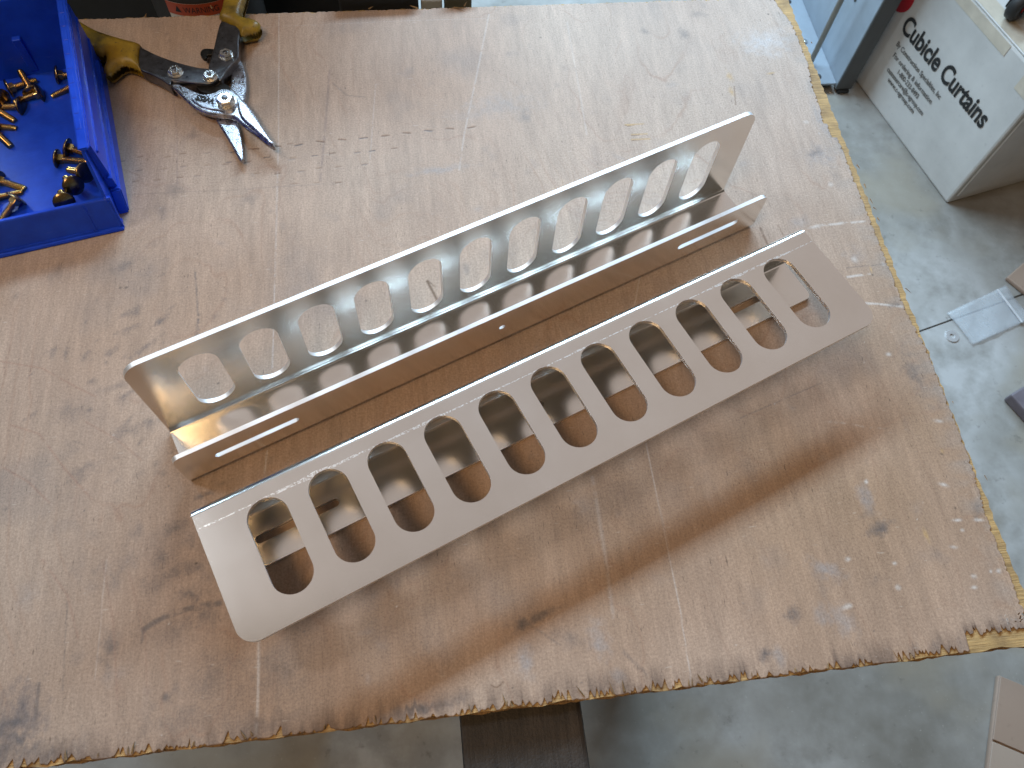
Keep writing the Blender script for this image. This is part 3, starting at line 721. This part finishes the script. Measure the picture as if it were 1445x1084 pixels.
bolts = [  # head (x, y, height mm), shank tip (x, y, height mm): zoomed photo positions; then where it lies
    ((236, 640, 9), (346, 652, 6), 'horizontal gold bolt, edge-on head to the left, in the pile by the right wall'),
    ((276, 596, 13), (362, 622, 8), 'gold bolt with bright square neck, topmost of the pile at the bin right wall'),
    ((340, 695, 22), (256, 682, 9), 'gold bolt with round dark head against the bin right wall, shank to the left'),
    ((294, 746, 25), (248, 702, 8), 'gold bolt head up, second from the bin front in the right pile'),
    ((258, 812, 26), (240, 757, 10), 'gold bolt nearest the bin front lip, dark oval head uppermost'),
    ((234, 302, 10), (300, 305, 6), 'gold bolt with edge-on head by the bin back wall, right side'),
    ((305, 342, 8), (214, 388, 6), 'gold bolt slanting out from under the bin right rim, threaded tip down left'),
    ((128, 368, 9), (74, 275, 16), 'gold bolt leaning upright on the back pile, threaded tip up'),
    ((158, 375, 10), (88, 402, 7), 'gold bolt with bright neck and dark edge-on head, right end of the back pile'),
    ((40, 356, 10), (120, 332, 8), 'gold bolt with tilted head at the left of the back pile'),
    ((84, 428, 9), (8, 432, 7), 'gold bolt with dark round head at the front of the back pile'),
    ((-20, 440, 8), (76, 498, 6), 'gold bolt slanting down right just below the back pile'),
    ((-45, 505, 8), (42, 516, 6), 'short visible gold shank at the left frame edge between two slanting bolts'),
    ((-20, 530, 8), (70, 614, 6), 'gold bolt slanting steeply down right, mid left of the bin'),
    ((-2, 728, 8), (104, 762, 6), 'gold bolt lying above the crossed pair near the bin front left'),
    ((-30, 800, 8), (90, 774, 6), 'gold bolt crossed under another near the bin front left'),
    ((64, 804, 13), (4, 890, 6), 'gold bolt pointing down left with edge-on head, nearest the front left'),
    ((8, 398, 12), (-60, 392, 8), 'gold bolt head half cut off by the left frame edge'),
]
for hd, tp, lab in bolts:
    h = at(hd[0] / Z1, hd[1] / Z1, hd[2] / 1000); tpp = at(tp[0] / Z1, tp[1] / Z1, tp[2] / 1000)
    d_ = (h - tpp).normalized()
    e = empty('carriage_bolt'); e.rotation_mode = 'QUATERNION'
    e.rotation_quaternion = d_.to_track_quat('Z', 'Y'); e.location = h
    tag(e, lab, 'bolt', 'gold carriage bolts in the blue bin')
    for p_ in protos:
        c_ = bpy.data.objects.new(p_.name.split('.')[0], p_.data); col.objects.link(c_); c_.parent = e
for p_ in protos: bpy.data.objects.remove(p_)

# ------------------------------------------------------------------ aviation snips
SO = at(318, 137); sn = empty('tin_snips', (SO.x, SO.y, TZ))
tag(sn, 'tin snips with dirty yellow grips, black arms and steel jaws, lying open behind the brackets', 'snips')
Z8 = lambda x, y: (170 + 0.19377 * x, 30 + 0.19373 * y)
Z1f = lambda x, y: (x / Z1, y / Z1)
def traced(name, pts, conv, z0, z1, mat, bev, n=3, bres=2, smooth=False, holes=()):
    def loc(q):
        p = at(*conv(*q), z=z1); return (p.x - SO.x, p.y - SO.y)
    lp = [[loc(q) for q in pts]] + [[loc(q) for q in h_] for h_ in holes]
    lp = [smooth_loop(a, n) for a in lp]
    me = plate_mesh(name, lp, (z1 - z0) / 2, bev, Matrix.Translation((0, 0, (z0 + z1) / 2)), bres, smooth)
    return link(name, me, mat, sn)
lower = [(800, 400), (825, 330), (865, 282), (885, 300), (905, 360), (918, 440), (915, 520), (905, 575), (890, 640), (850, 720), (868, 790), (888, 900), (895, 1000), (877, 1013), (855, 990), (800, 890), (740, 790), (685, 685), (720, 600), (780, 520), (800, 450)]
upper = [(360, 462), (400, 445), (470, 470), (550, 510), (620, 525), (690, 510), (720, 492), (770, 487), (820, 500), (860, 530), (880, 560), (905, 580), (940, 620), (1000, 710), (1070, 820), (1122, 903), (1105, 912), (1060, 885), (980, 820), (900, 760), (850, 715), (800, 690), (700, 680), (620, 665), (540, 630), (470, 570), (400, 500)]
traced('jaw', lower, Z8, 0.003, 0.0085, FORGED, 0.0018)
traced('jaw', upper, Z8, 0.0088, 0.0150, FORGED, 0.0022)
ridge = [(850, 590), (905, 582), (960, 660), (1040, 780), (1115, 900), (1040, 850), (950, 770), (870, 690)]
traced('jaw_ridge', ridge, Z8, 0.012, 0.0172, FORGED, 0.0024)
raised = [(510, 560), (560, 530), (640, 545), (700, 520), (740, 500), (800, 505), (850, 545), (850, 600), (810, 655), (700, 645), (590, 620)]
traced('jaw_pad', raised, Z8, 0.013, 0.0162, FORGED, 0.0008)
arm1 = [(140, 185), (170, 200), (290, 255), (420, 300), (560, 335), (640, 345), (690, 370), (710, 400), (690, 435), (640, 452), (560, 450), (470, 440), (375, 430), (360, 465), (290, 420), (200, 375), (145, 350), (130, 280)]
arm2 = [(735, 0), (800, 20), (870, 50), (860, 150), (858, 260), (820, 310), (770, 370), (730, 430), (700, 412), (680, 370), (640, 345), (650, 290), (680, 190), (705, 80)]
traced('handle_arm', arm1, Z8, 0.0045, 0.0180, DARKST, 0.0012)
traced('handle_arm', arm2, Z8, 0.0040, 0.0165, DARKST, 0.0012)
grip1 = [(150, -70), (220, -5), (285, 58), (340, 95), (390, 122), (440, 140), (500, 158), (555, 172), (568, 185), (562, 230), (570, 285), (540, 274), (500, 264), (472, 280), (445, 301), (424, 300), (413, 280), (422, 250), (424, 222), (395, 222), (355, 205), (310, 165), (240, 110), (160, 50), (110, -20)]
grip2 = [(925, -130), (1020, -130), (1003, -50), (988, 5), (975, 62), (1010, 74), (1042, 88), (1050, 106), (1034, 128), (1000, 136), (970, 143), (955, 120), (920, 92), (886, 78), (879, 62), (890, 30), (905, -40)]
def pillow(name, pts, conv, zc, H, dm, mat, zt=0.016, g=0.0007):
    """rounded vinyl body over a traced outline: thickness grows from the rim inwards"""
    q = [at(*conv(*a), z=zt) for a in pts]; lp = np.array(smooth_loop([(p.x - SO.x, p.y - SO.y) for p in q], 6))
    x0, y0 = lp.min(0) - g; x1, y1 = lp.max(0) + g
    X, Y = np.meshgrid(np.arange(x0, x1, g), np.arange(y0, y1, g), indexing='ij')
    ins = np.zeros(X.shape, bool); d = np.full(X.shape, 9.0)
    for a, b in zip(lp, np.roll(lp, -1, 0)):
        c = ((a[1] > Y) != (b[1] > Y)) & (X < (b[0] - a[0]) * (Y - a[1]) / (b[1] - a[1] + 1e-12) + a[0]); ins ^= c
        ab = b - a; tt = np.clip(((X - a[0]) * ab[0] + (Y - a[1]) * ab[1]) / (ab @ ab + 1e-12), 0, 1)
        d = np.minimum(d, np.hypot(X - a[0] - tt * ab[0], Y - a[1] - tt * ab[1]))
    e_ = np.clip(d / dm, 0, 1); h = H * np.sqrt(np.clip(1 - (1 - e_) ** 2.4, 0, 1))
    idx = -np.ones(X.shape, int); idx[ins] = np.arange(ins.sum()); n_ = int(ins.sum())
    v = [(a, b, zc + c) for a, b, c in zip(X[ins], Y[ins], h[ins])] + [(a, b, zc - c) for a, b, c in zip(X[ins], Y[ins], h[ins])]
    ok = ins[:-1, :-1] & ins[1:, :-1] & ins[1:, 1:] & ins[:-1, 1:]
    f = []
    for i, j in zip(*np.nonzero(ok)):
        k_ = (int(idx[i, j]), int(idx[i + 1, j]), int(idx[i + 1, j + 1]), int(idx[i, j + 1]))
        f.append(k_); f.append(tuple(n_ + a for a in reversed(k_)))
    return mk(name, v, f, mat, sn, True)
pillow('grip', grip1, Z1f, 0.0108, 0.0100, 0.0095, GRIP)
pillow('grip', grip2, Z1f, 0.0108, 0.0098, 0.0090, GRIP)
traced('latch', [(580, 240), (590, 210), (620, 198), (690, 206), (690, 240), (632, 246), (622, 270), (600, 268)], Z8, 0.006, 0.010, BLKST, 0.0008)
def hexnut(name, x, y, z0, z1, rpx, rot=0.0):
    p = at(*Z8(x, y), z=z1); rad = rpx * 0.19377 * 0.00080
    M_ = Matrix.Translation((p.x - SO.x, p.y - SO.y, 0)) @ Matrix.Rotation(rot, 4, 'Z')
    o = lathe(name, [(rad * 1.12, z0 - 0.0004), (rad * 1.12, z0 + 0.0004)], 20, NUTST, sn, M_, False)
    n_ = lathe('hex', [(rad, z0 + 0.0004), (rad, z1 - 0.001), (rad * 0.86, z1)], 6, NUTST, o, M_, False)
    lathe('stud_end', [(rad * 0.36, z1 - 0.0004), (rad * 0.36, z1 + 0.0005), (rad * 0.26, z1 + 0.0009)], 12, DARKST, o, M_, True)
hexnut('nut', 390, 350, 0.0180, 0.0222, 45, 0.3); hexnut('nut', 645, 383, 0.0180, 0.0222, 43, 0.1); hexnut('nut', 762, 226, 0.0165, 0.0208, 44, 0.5)
hexnut('pivot_bolt', 757, 556, 0.0162, 0.0225, 56, 0.2)
p_ = at(*Z8(690, 460), z=0.008)
for i in range(4):
    lathe('spring_coil', [(0.0075, 0.0045 + i * 0.0022), (0.0082, 0.0055 + i * 0.0022), (0.0075, 0.0064 + i * 0.0022)], 20, BLKST, sn, Matrix.Translation((p_.x - SO.x, p_.y - SO.y, 0)))
traced('spring_housing', [(560, 460), (700, 440), (790, 470), (800, 520), (720, 520), (640, 530), (570, 500)], Z8, 0.004, 0.0125, BLKST, 0.001)
# raised lettering, upside down as it lies
a_, b_ = at(*Z8(685, 585), z=0.0163), at(*Z8(552, 552), z=0.0163)
ang = math.atan2(b_.y - a_.y, b_.x - a_.x); c_ = (a_ + b_) / 2
link('lettering', text_mesh('lettering', 'WISS', 0.0092, 0.0004, Matrix.Translation((c_.x - SO.x, c_.y - SO.y, 0.0166)) @ Matrix.Rotation(ang, 4, 'Z'), (b_ - a_).length, 0.00025), BLACK, sn)

# ------------------------------------------------------------------ things on the floor, right of the bench
# white carton with print
BC = Vector((0.829, 0.3275, 0)); fa = R(103.2); sa_ = fa - R(90)
CWD, CH, CDP = 0.52, 0.370, 0.42
ct = empty('printed_carton', BC, (0, 0, fa))
tag(ct, 'white printed carton standing on the floor behind the grey steel upright', 'carton')
# local x along printed face (away from near corner), local y = away from the bench is negative
box('carton_body', (0, -CDP, 0.001), (CWD, 0, CH), WHITEC, ct, 0.006, 2)
box('lid_flap', (0.004, -CDP + .003, CH + 0.0005), (CWD - .004, -0.002, CH + 0.0045), WHITEC, ct, 0.001, 1)
box('edge_tape', (0.07, -0.045, CH + 0.0048), (CWD, -0.004, CH + 0.0053), TAPE, ct)
box('edge_tape', (0.0, 0.0006, CH - 0.055), (0.055, 0.0011, CH - 0.010), TAPE, ct)
box('edge_tape', (0.12, 0.0006, CH - 0.028), (CWD, 0.0011, CH - 0.002), TAPE, ct)
mk('side_flap', [(-0.0015, -0.01, 0.03), (-0.0015, -CDP + .01, 0.03), (-0.0015, -CDP + .01, CH - .03), (-0.0015, -0.01, CH - .03),
                 (-0.0045, -0.012, 0.03), (-0.0045, -CDP + .01, 0.03), (-0.0045, -CDP + .01, CH - .03), (-0.0045, -0.012, CH - .03)],
   [(4, 7, 6, 5), (0, 1, 2, 3), (0, 3, 7, 4), (0, 4, 5, 1), (3, 2, 6, 7), (1, 5, 6, 2)], WHITEC, ct)
FACE = lambda s, zz: Matrix.Translation((s, 0.0012, zz)) @ Matrix(((-1, 0, 0, 0), (0, 0, 1, 0), (0, 1, 0, 0), (0, 0, 0, 1)))
link('lettering', text_mesh('lettering', 'Cubicle Curtains', 0.062, 0.0001, FACE(0.222, 0.216), 0.335, 0.0017), INK, ct)
for s, zz, wd, txt in [(0.282, 0.167, 0.19, 'By Construction Specialties, Inc'), (0.284, 0.141, 0.168, 'For ordering & information'),
                       (0.285, 0.121, 0.090, '1-800-233-8493'), (0.281, 0.103, 0.160, 'customercare@c-sgroup.com'), (0.284, 0.086, 0.118, 'www.c-sgroup.com')]:
    link('small_print', text_mesh('small_print', txt, 0.018, 0.0001, FACE(s, zz), wd, 0.0003), GREYINK, ct)
link('printed_dot', plate_mesh('printed_dot', [smooth_loop([(0.0, -0.032), (0.028, -0.012), (0.032, 0.02), (0.012, 0.05), (-0.02, 0.055), (-0.034, 0.02), (-0.026, -0.018)], 6)], 0.0001, 0, FACE(0.430, 0.250)), REDINK, ct)
# black tool lying on the carton lid
q = at(1436, 12, -TZ + CH + 0.03)
bt = empty('caster', (q.x, q.y, CH + 0.0055), (0, 0, 0.5)); tag(bt, 'black caster with a red hub lying on the white carton lid', 'caster')
RX = Matrix.Rotation(math.pi / 2, 4, 'X')
lathe('wheel', [(0.012, -.013), (0.026, -.013), (0.031, -.009), (0.032, 0), (0.031, .009), (0.026, .013), (0.012, .013)], 24, BLACKG, bt, Matrix.Translation((0, 0, 0.0325)) @ RX)
lathe('hub', [(0.008, -.017), (0.010, -.015), (0.010, .015), (0.008, .017)], 14, REDINK, bt, Matrix.Translation((0, 0, 0.0325)) @ RX)
box('fork', (-0.014, 0.016, 0.02), (0.070, 0.021, 0.05), BLACK, bt, 0.002)
box('fork', (-0.014, -0.021, 0.02), (0.070, -0.016, 0.05), BLACK, bt, 0.002)
box('mount_plate', (0.066, -0.035, 0.001), (0.074, 0.035, 0.065), BLACK, bt, 0.002)

# grey steel upright of a rack, with its rod
q = at(1176, 130, -TZ)
up_ = empty('steel_upright', (q.x, q.y, 0)); tag(up_, 'grey painted steel rack upright with a thin rod, beside the printed carton', 'rack upright')
box('side_panel', (-0.001, 0.0, 0.012), (0.004, 0.60, 1.30), GREYP, up_, 0.001)
box('front_flange', (0.0, -0.004, 0.012), (0.043, 0.0, 1.30), GREYD, up_, 0.001)
box('bottom_ledge', (-0.085, 0.004, 0.020), (-0.0015, 0.60, 0.026), GREYP, up_, 0.001)
box('ledge_lip', (-0.088, 0.004, 0.004), (-0.0852, 0.60, 0.026), GREYP, up_, 0.0008)
box('foot', (0.006, -0.010, 0.0005), (0.038, 0.022, 0.0118), BLACK, up_, 0.004)
for yy in (0.03, 0.16, 0.32):
    lathe('bolt_head', [(0.008, 0.026), (0.008, 0.029), (0.005, 0.031)], 12, NUTST if yy == 0.16 else GREYD, up_, Matrix.Translation((-0.045, yy, 0)))
for yy, zz in ((0.10, 0.20), (0.20, 0.42)):
    lathe('bolt_hole', [(0.006, 0), (0.006, 0.0008)], 12, BLACK, up_, Matrix.Translation((-0.0012, yy, zz)) @ Matrix.Rotation(-math.pi / 2, 4, 'Y'), False)
lathe('rod', [(0.007, 0.026), (0.007, 1.25)], 14, ROD, up_, Matrix.Translation((-0.055, 0.075, 0)))
box('top_bracket', (-0.10, 0.45, 0.0265), (-0.035, 0.56, 0.09), BLACK, up_, 0.003)

# zip bag, washer
def flat_on_floor(pts, z): return [Vector((at(x, y, -TZ).x, at(x, y, -TZ).y, z)) for x, y in pts]
A_, B_, C_, D_ = flat_on_floor([(1335, 443), (1417, 405), (1452, 452), (1371, 488)], 0)
zb = empty('zip_bag', (A_.x, A_.y, 0.0)); tag(zb, 'empty clear plastic zip bag lying flat on the concrete floor', 'bag')
v, f, n = [], [], 16
for i in range(n + 1):
    for j in range(n + 1):
        u_, w_ = i / n, j / n
        p = (A_ * (1 - u_) + B_ * u_) * (1 - w_) + (D_ * (1 - u_) + C_ * u_) * w_
        v.append((p.x - A_.x, p.y - A_.y, 0.003 + 0.003 * math.sin(u_ * 5 + w_ * 3) ** 2 + 0.002 * random.random()))
for i in range(n):
    for j in range(n): f.append((i * (n + 1) + j, (i + 1) * (n + 1) + j, (i + 1) * (n + 1) + j + 1, i * (n + 1) + j + 1))
sheet = mk('bag_film', v, f, BAG, zb, True)
sheet.modifiers.new('film', 'SOLIDIFY').thickness = 0.0006
def lerp3(a, b, t): return a * (1 - t) + b * t
za, zb2 = lerp3(A_, B_, .84) - A_, lerp3(D_, C_, .84) - A_
dd = (zb2 - za).normalized(); nn = Vector((-dd.y, dd.x, 0))
box_v = [za - nn * .0025, zb2 - nn * .0025, zb2 + nn * .0025, za + nn * .0025]
mk('zip_strip', [(p.x, p.y, 0.0075) for p in box_v] + [(p.x, p.y, 0.0088) for p in box_v], [(3, 2, 1, 0), (4, 5, 6, 7), (0, 1, 5, 4), (1, 2, 6, 5), (2, 3, 7, 6), (3, 0, 4, 7)], simple('zip_white', (0.72, 0.76, 0.80), 0.4), zb)
q = at(1343, 475, -TZ)
ws = plate_mesh('washer', [stadium(0, 0, 0.030, 0.030), stadium(0, 0, 0.011, 0.011)], 0.0012, 0.0003)
o = link('washer', ws, WASH, None); o.location = (q.x, q.y, 0.0016)
tag(o, 'shiny steel washer on the floor beside the clear zip bag', 'washer')

# brown carton low right (closed top with a seam), another beyond, a dark case
def carton(name, corner, ang, wx, dy, h, label, seam):
    e = empty(name, (corner.x, corner.y, 0), (0, 0, ang)); tag(e, label, 'carton')
    box('carton_body', (0, -dy, 0.001), (wx, 0, h), BROWNC, e, 0.003)
    if seam:
        box('flap', (0.002, -seam, h + 0.0005), (wx, -0.002, h + 0.0040), BROWNC, e, 0.001, 1)
        box('flap', (0.002, -dy + 0.002, h + 0.0008), (wx, -seam - 0.003, h + 0.0030), BROWNC2, e, 0.001, 1)
    return e
BROWNC2 = mat_carton('pale_brown_carton', (0.47, 0.385, 0.315), 0.12)
hh = 0.012
a1, a2 = at(1409, 952, -TZ + hh), at(1391, 1100, -TZ + hh)
dv = (a1 - a2); an = math.atan2(dv.y, dv.x) - math.pi / 2
carton('cardboard_carton', a1, an, 0.40, 0.42, hh, 'flattened brown cardboard carton on the floor at the lower right corner of the picture', (a1 - at(1398, 1043, -TZ + hh)).length)
h2 = 0.012
a1 = at(1421, 391, -TZ + h2); a2 = at(1445, 370, -TZ + h2); dv = a2 - a1
carton('cardboard_carton', a1, math.atan2(dv.y, dv.x), 0.30, 0.30, h2, 'small brown cardboard carton corner at the right edge above the zip bag', 0)
a1 = at(1427, 556, -TZ + .03); a2 = at(1445, 545, -TZ + .03); dv = a2 - a1
e = empty('tool_case', (a1.x, a1.y, 0), (0, 0, math.atan2(dv.y, dv.x))); tag(e, 'dark purple-grey case cut off by the right edge, below the zip bag', 'case')
box('case_body', (0, -0.20, 0.001), (0.25, 0, 0.028), PURPLE, e, 0.004); box('case_lid', (0.012, -0.196, 0.0285), (0.25, -0.04, 0.036), BLACK, e, 0.002)

# ------------------------------------------------------------------ behind the bench: dark machine with a warning label, boards
mc = empty('machine', (-0.76, 0.16, 0)); tag(mc, 'black machine behind the bench with an orange warning label on its drum', 'machine')
box('cabinet', (-0.42, 0.02, 0.001), (0.25, 0.55, TZ + 0.29), BLACK, mc, 0.01)
box('light_blocker', (-0.42, 0.045, TZ + 0.2905), (-0.05, 0.40, TZ + 0.72), BLACK, mc, 0.01)  # unseen, added to keep the strip light's reflection off bin and snips
DRX, DRR = -0.681 + 0.76, 0.062
DRY = 0.022 - 0.16 + DRR
lathe('drum', [(DRR * .9, TZ - 0.30), (DRR, TZ - 0.29), (DRR, TZ + 0.045), (DRR * .92, TZ + 0.05)], 40, BLACKG, mc, Matrix.Translation((DRX, DRY, 0)))
def band(name, r_, a0, a1, z0, z1, mat, par):
    v, f, n = [], [], 18
    for i in range(n + 1):
        a = R(a0 + (a1 - a0) * i / n)
        for zz in (z0, z1): v.append((DRX + r_ * math.cos(a), DRY + r_ * math.sin(a), zz))
    for i in range(n): f.append((2 * i, 2 * i + 2, 2 * i + 3, 2 * i + 1))
    return mk(name, v, f, mat, par, True)
lb = band('warning_label', DRR + 0.0006, -121, -59, TZ - 0.045, TZ - 0.003, WHITEL, mc)
band('orange_band', DRR + 0.0010, -121, -59, TZ - 0.0185, TZ - 0.003, ORANGE, lb)
wt = text_mesh('lettering', '▲ WARNING', 0.0105, 0.0, Matrix.Identity(4), 0.048)
for v_ in wt.vertices:
    a = R(-90) + v_.co.x / DRR; v_.co = Vector((DRX + (DRR + .0013) * math.cos(a), DRY + (DRR + .0013) * math.sin(a), TZ - 0.0110 + v_.co.y))
link('lettering', wt, INK, lb)
q0, q1 = Vector((-0.523, 0, 0)), Vector((-0.434, 0, 0))
o = box('plank', (q0.x, 0.012, 0.001), (q1.x, 0.06, TZ + 0.02), BLACKG, None, 0.002); tag(o, 'charcoal plank standing upright behind the bench, right of the machine', 'plank')
q2 = Vector((-0.407, 0, 0))
o = box('grey_panel', (q1.x + .003, 0.014, 0.001), (q2.x, 0.035, TZ - 0.001), GREYPAD, None, 0.002); tag(o, 'pale grey panel standing behind the bench beside the charcoal plank', 'panel')
q3 = Vector((-0.373, 0, 0))
o = box('olive_board', (q2.x + .003, 0.016, 0.001), (q3.x, 0.035, TZ + 0.02), OLIVE, None, 0.002); tag(o, 'dark olive board standing behind the bench beside the pale grey panel', 'board')
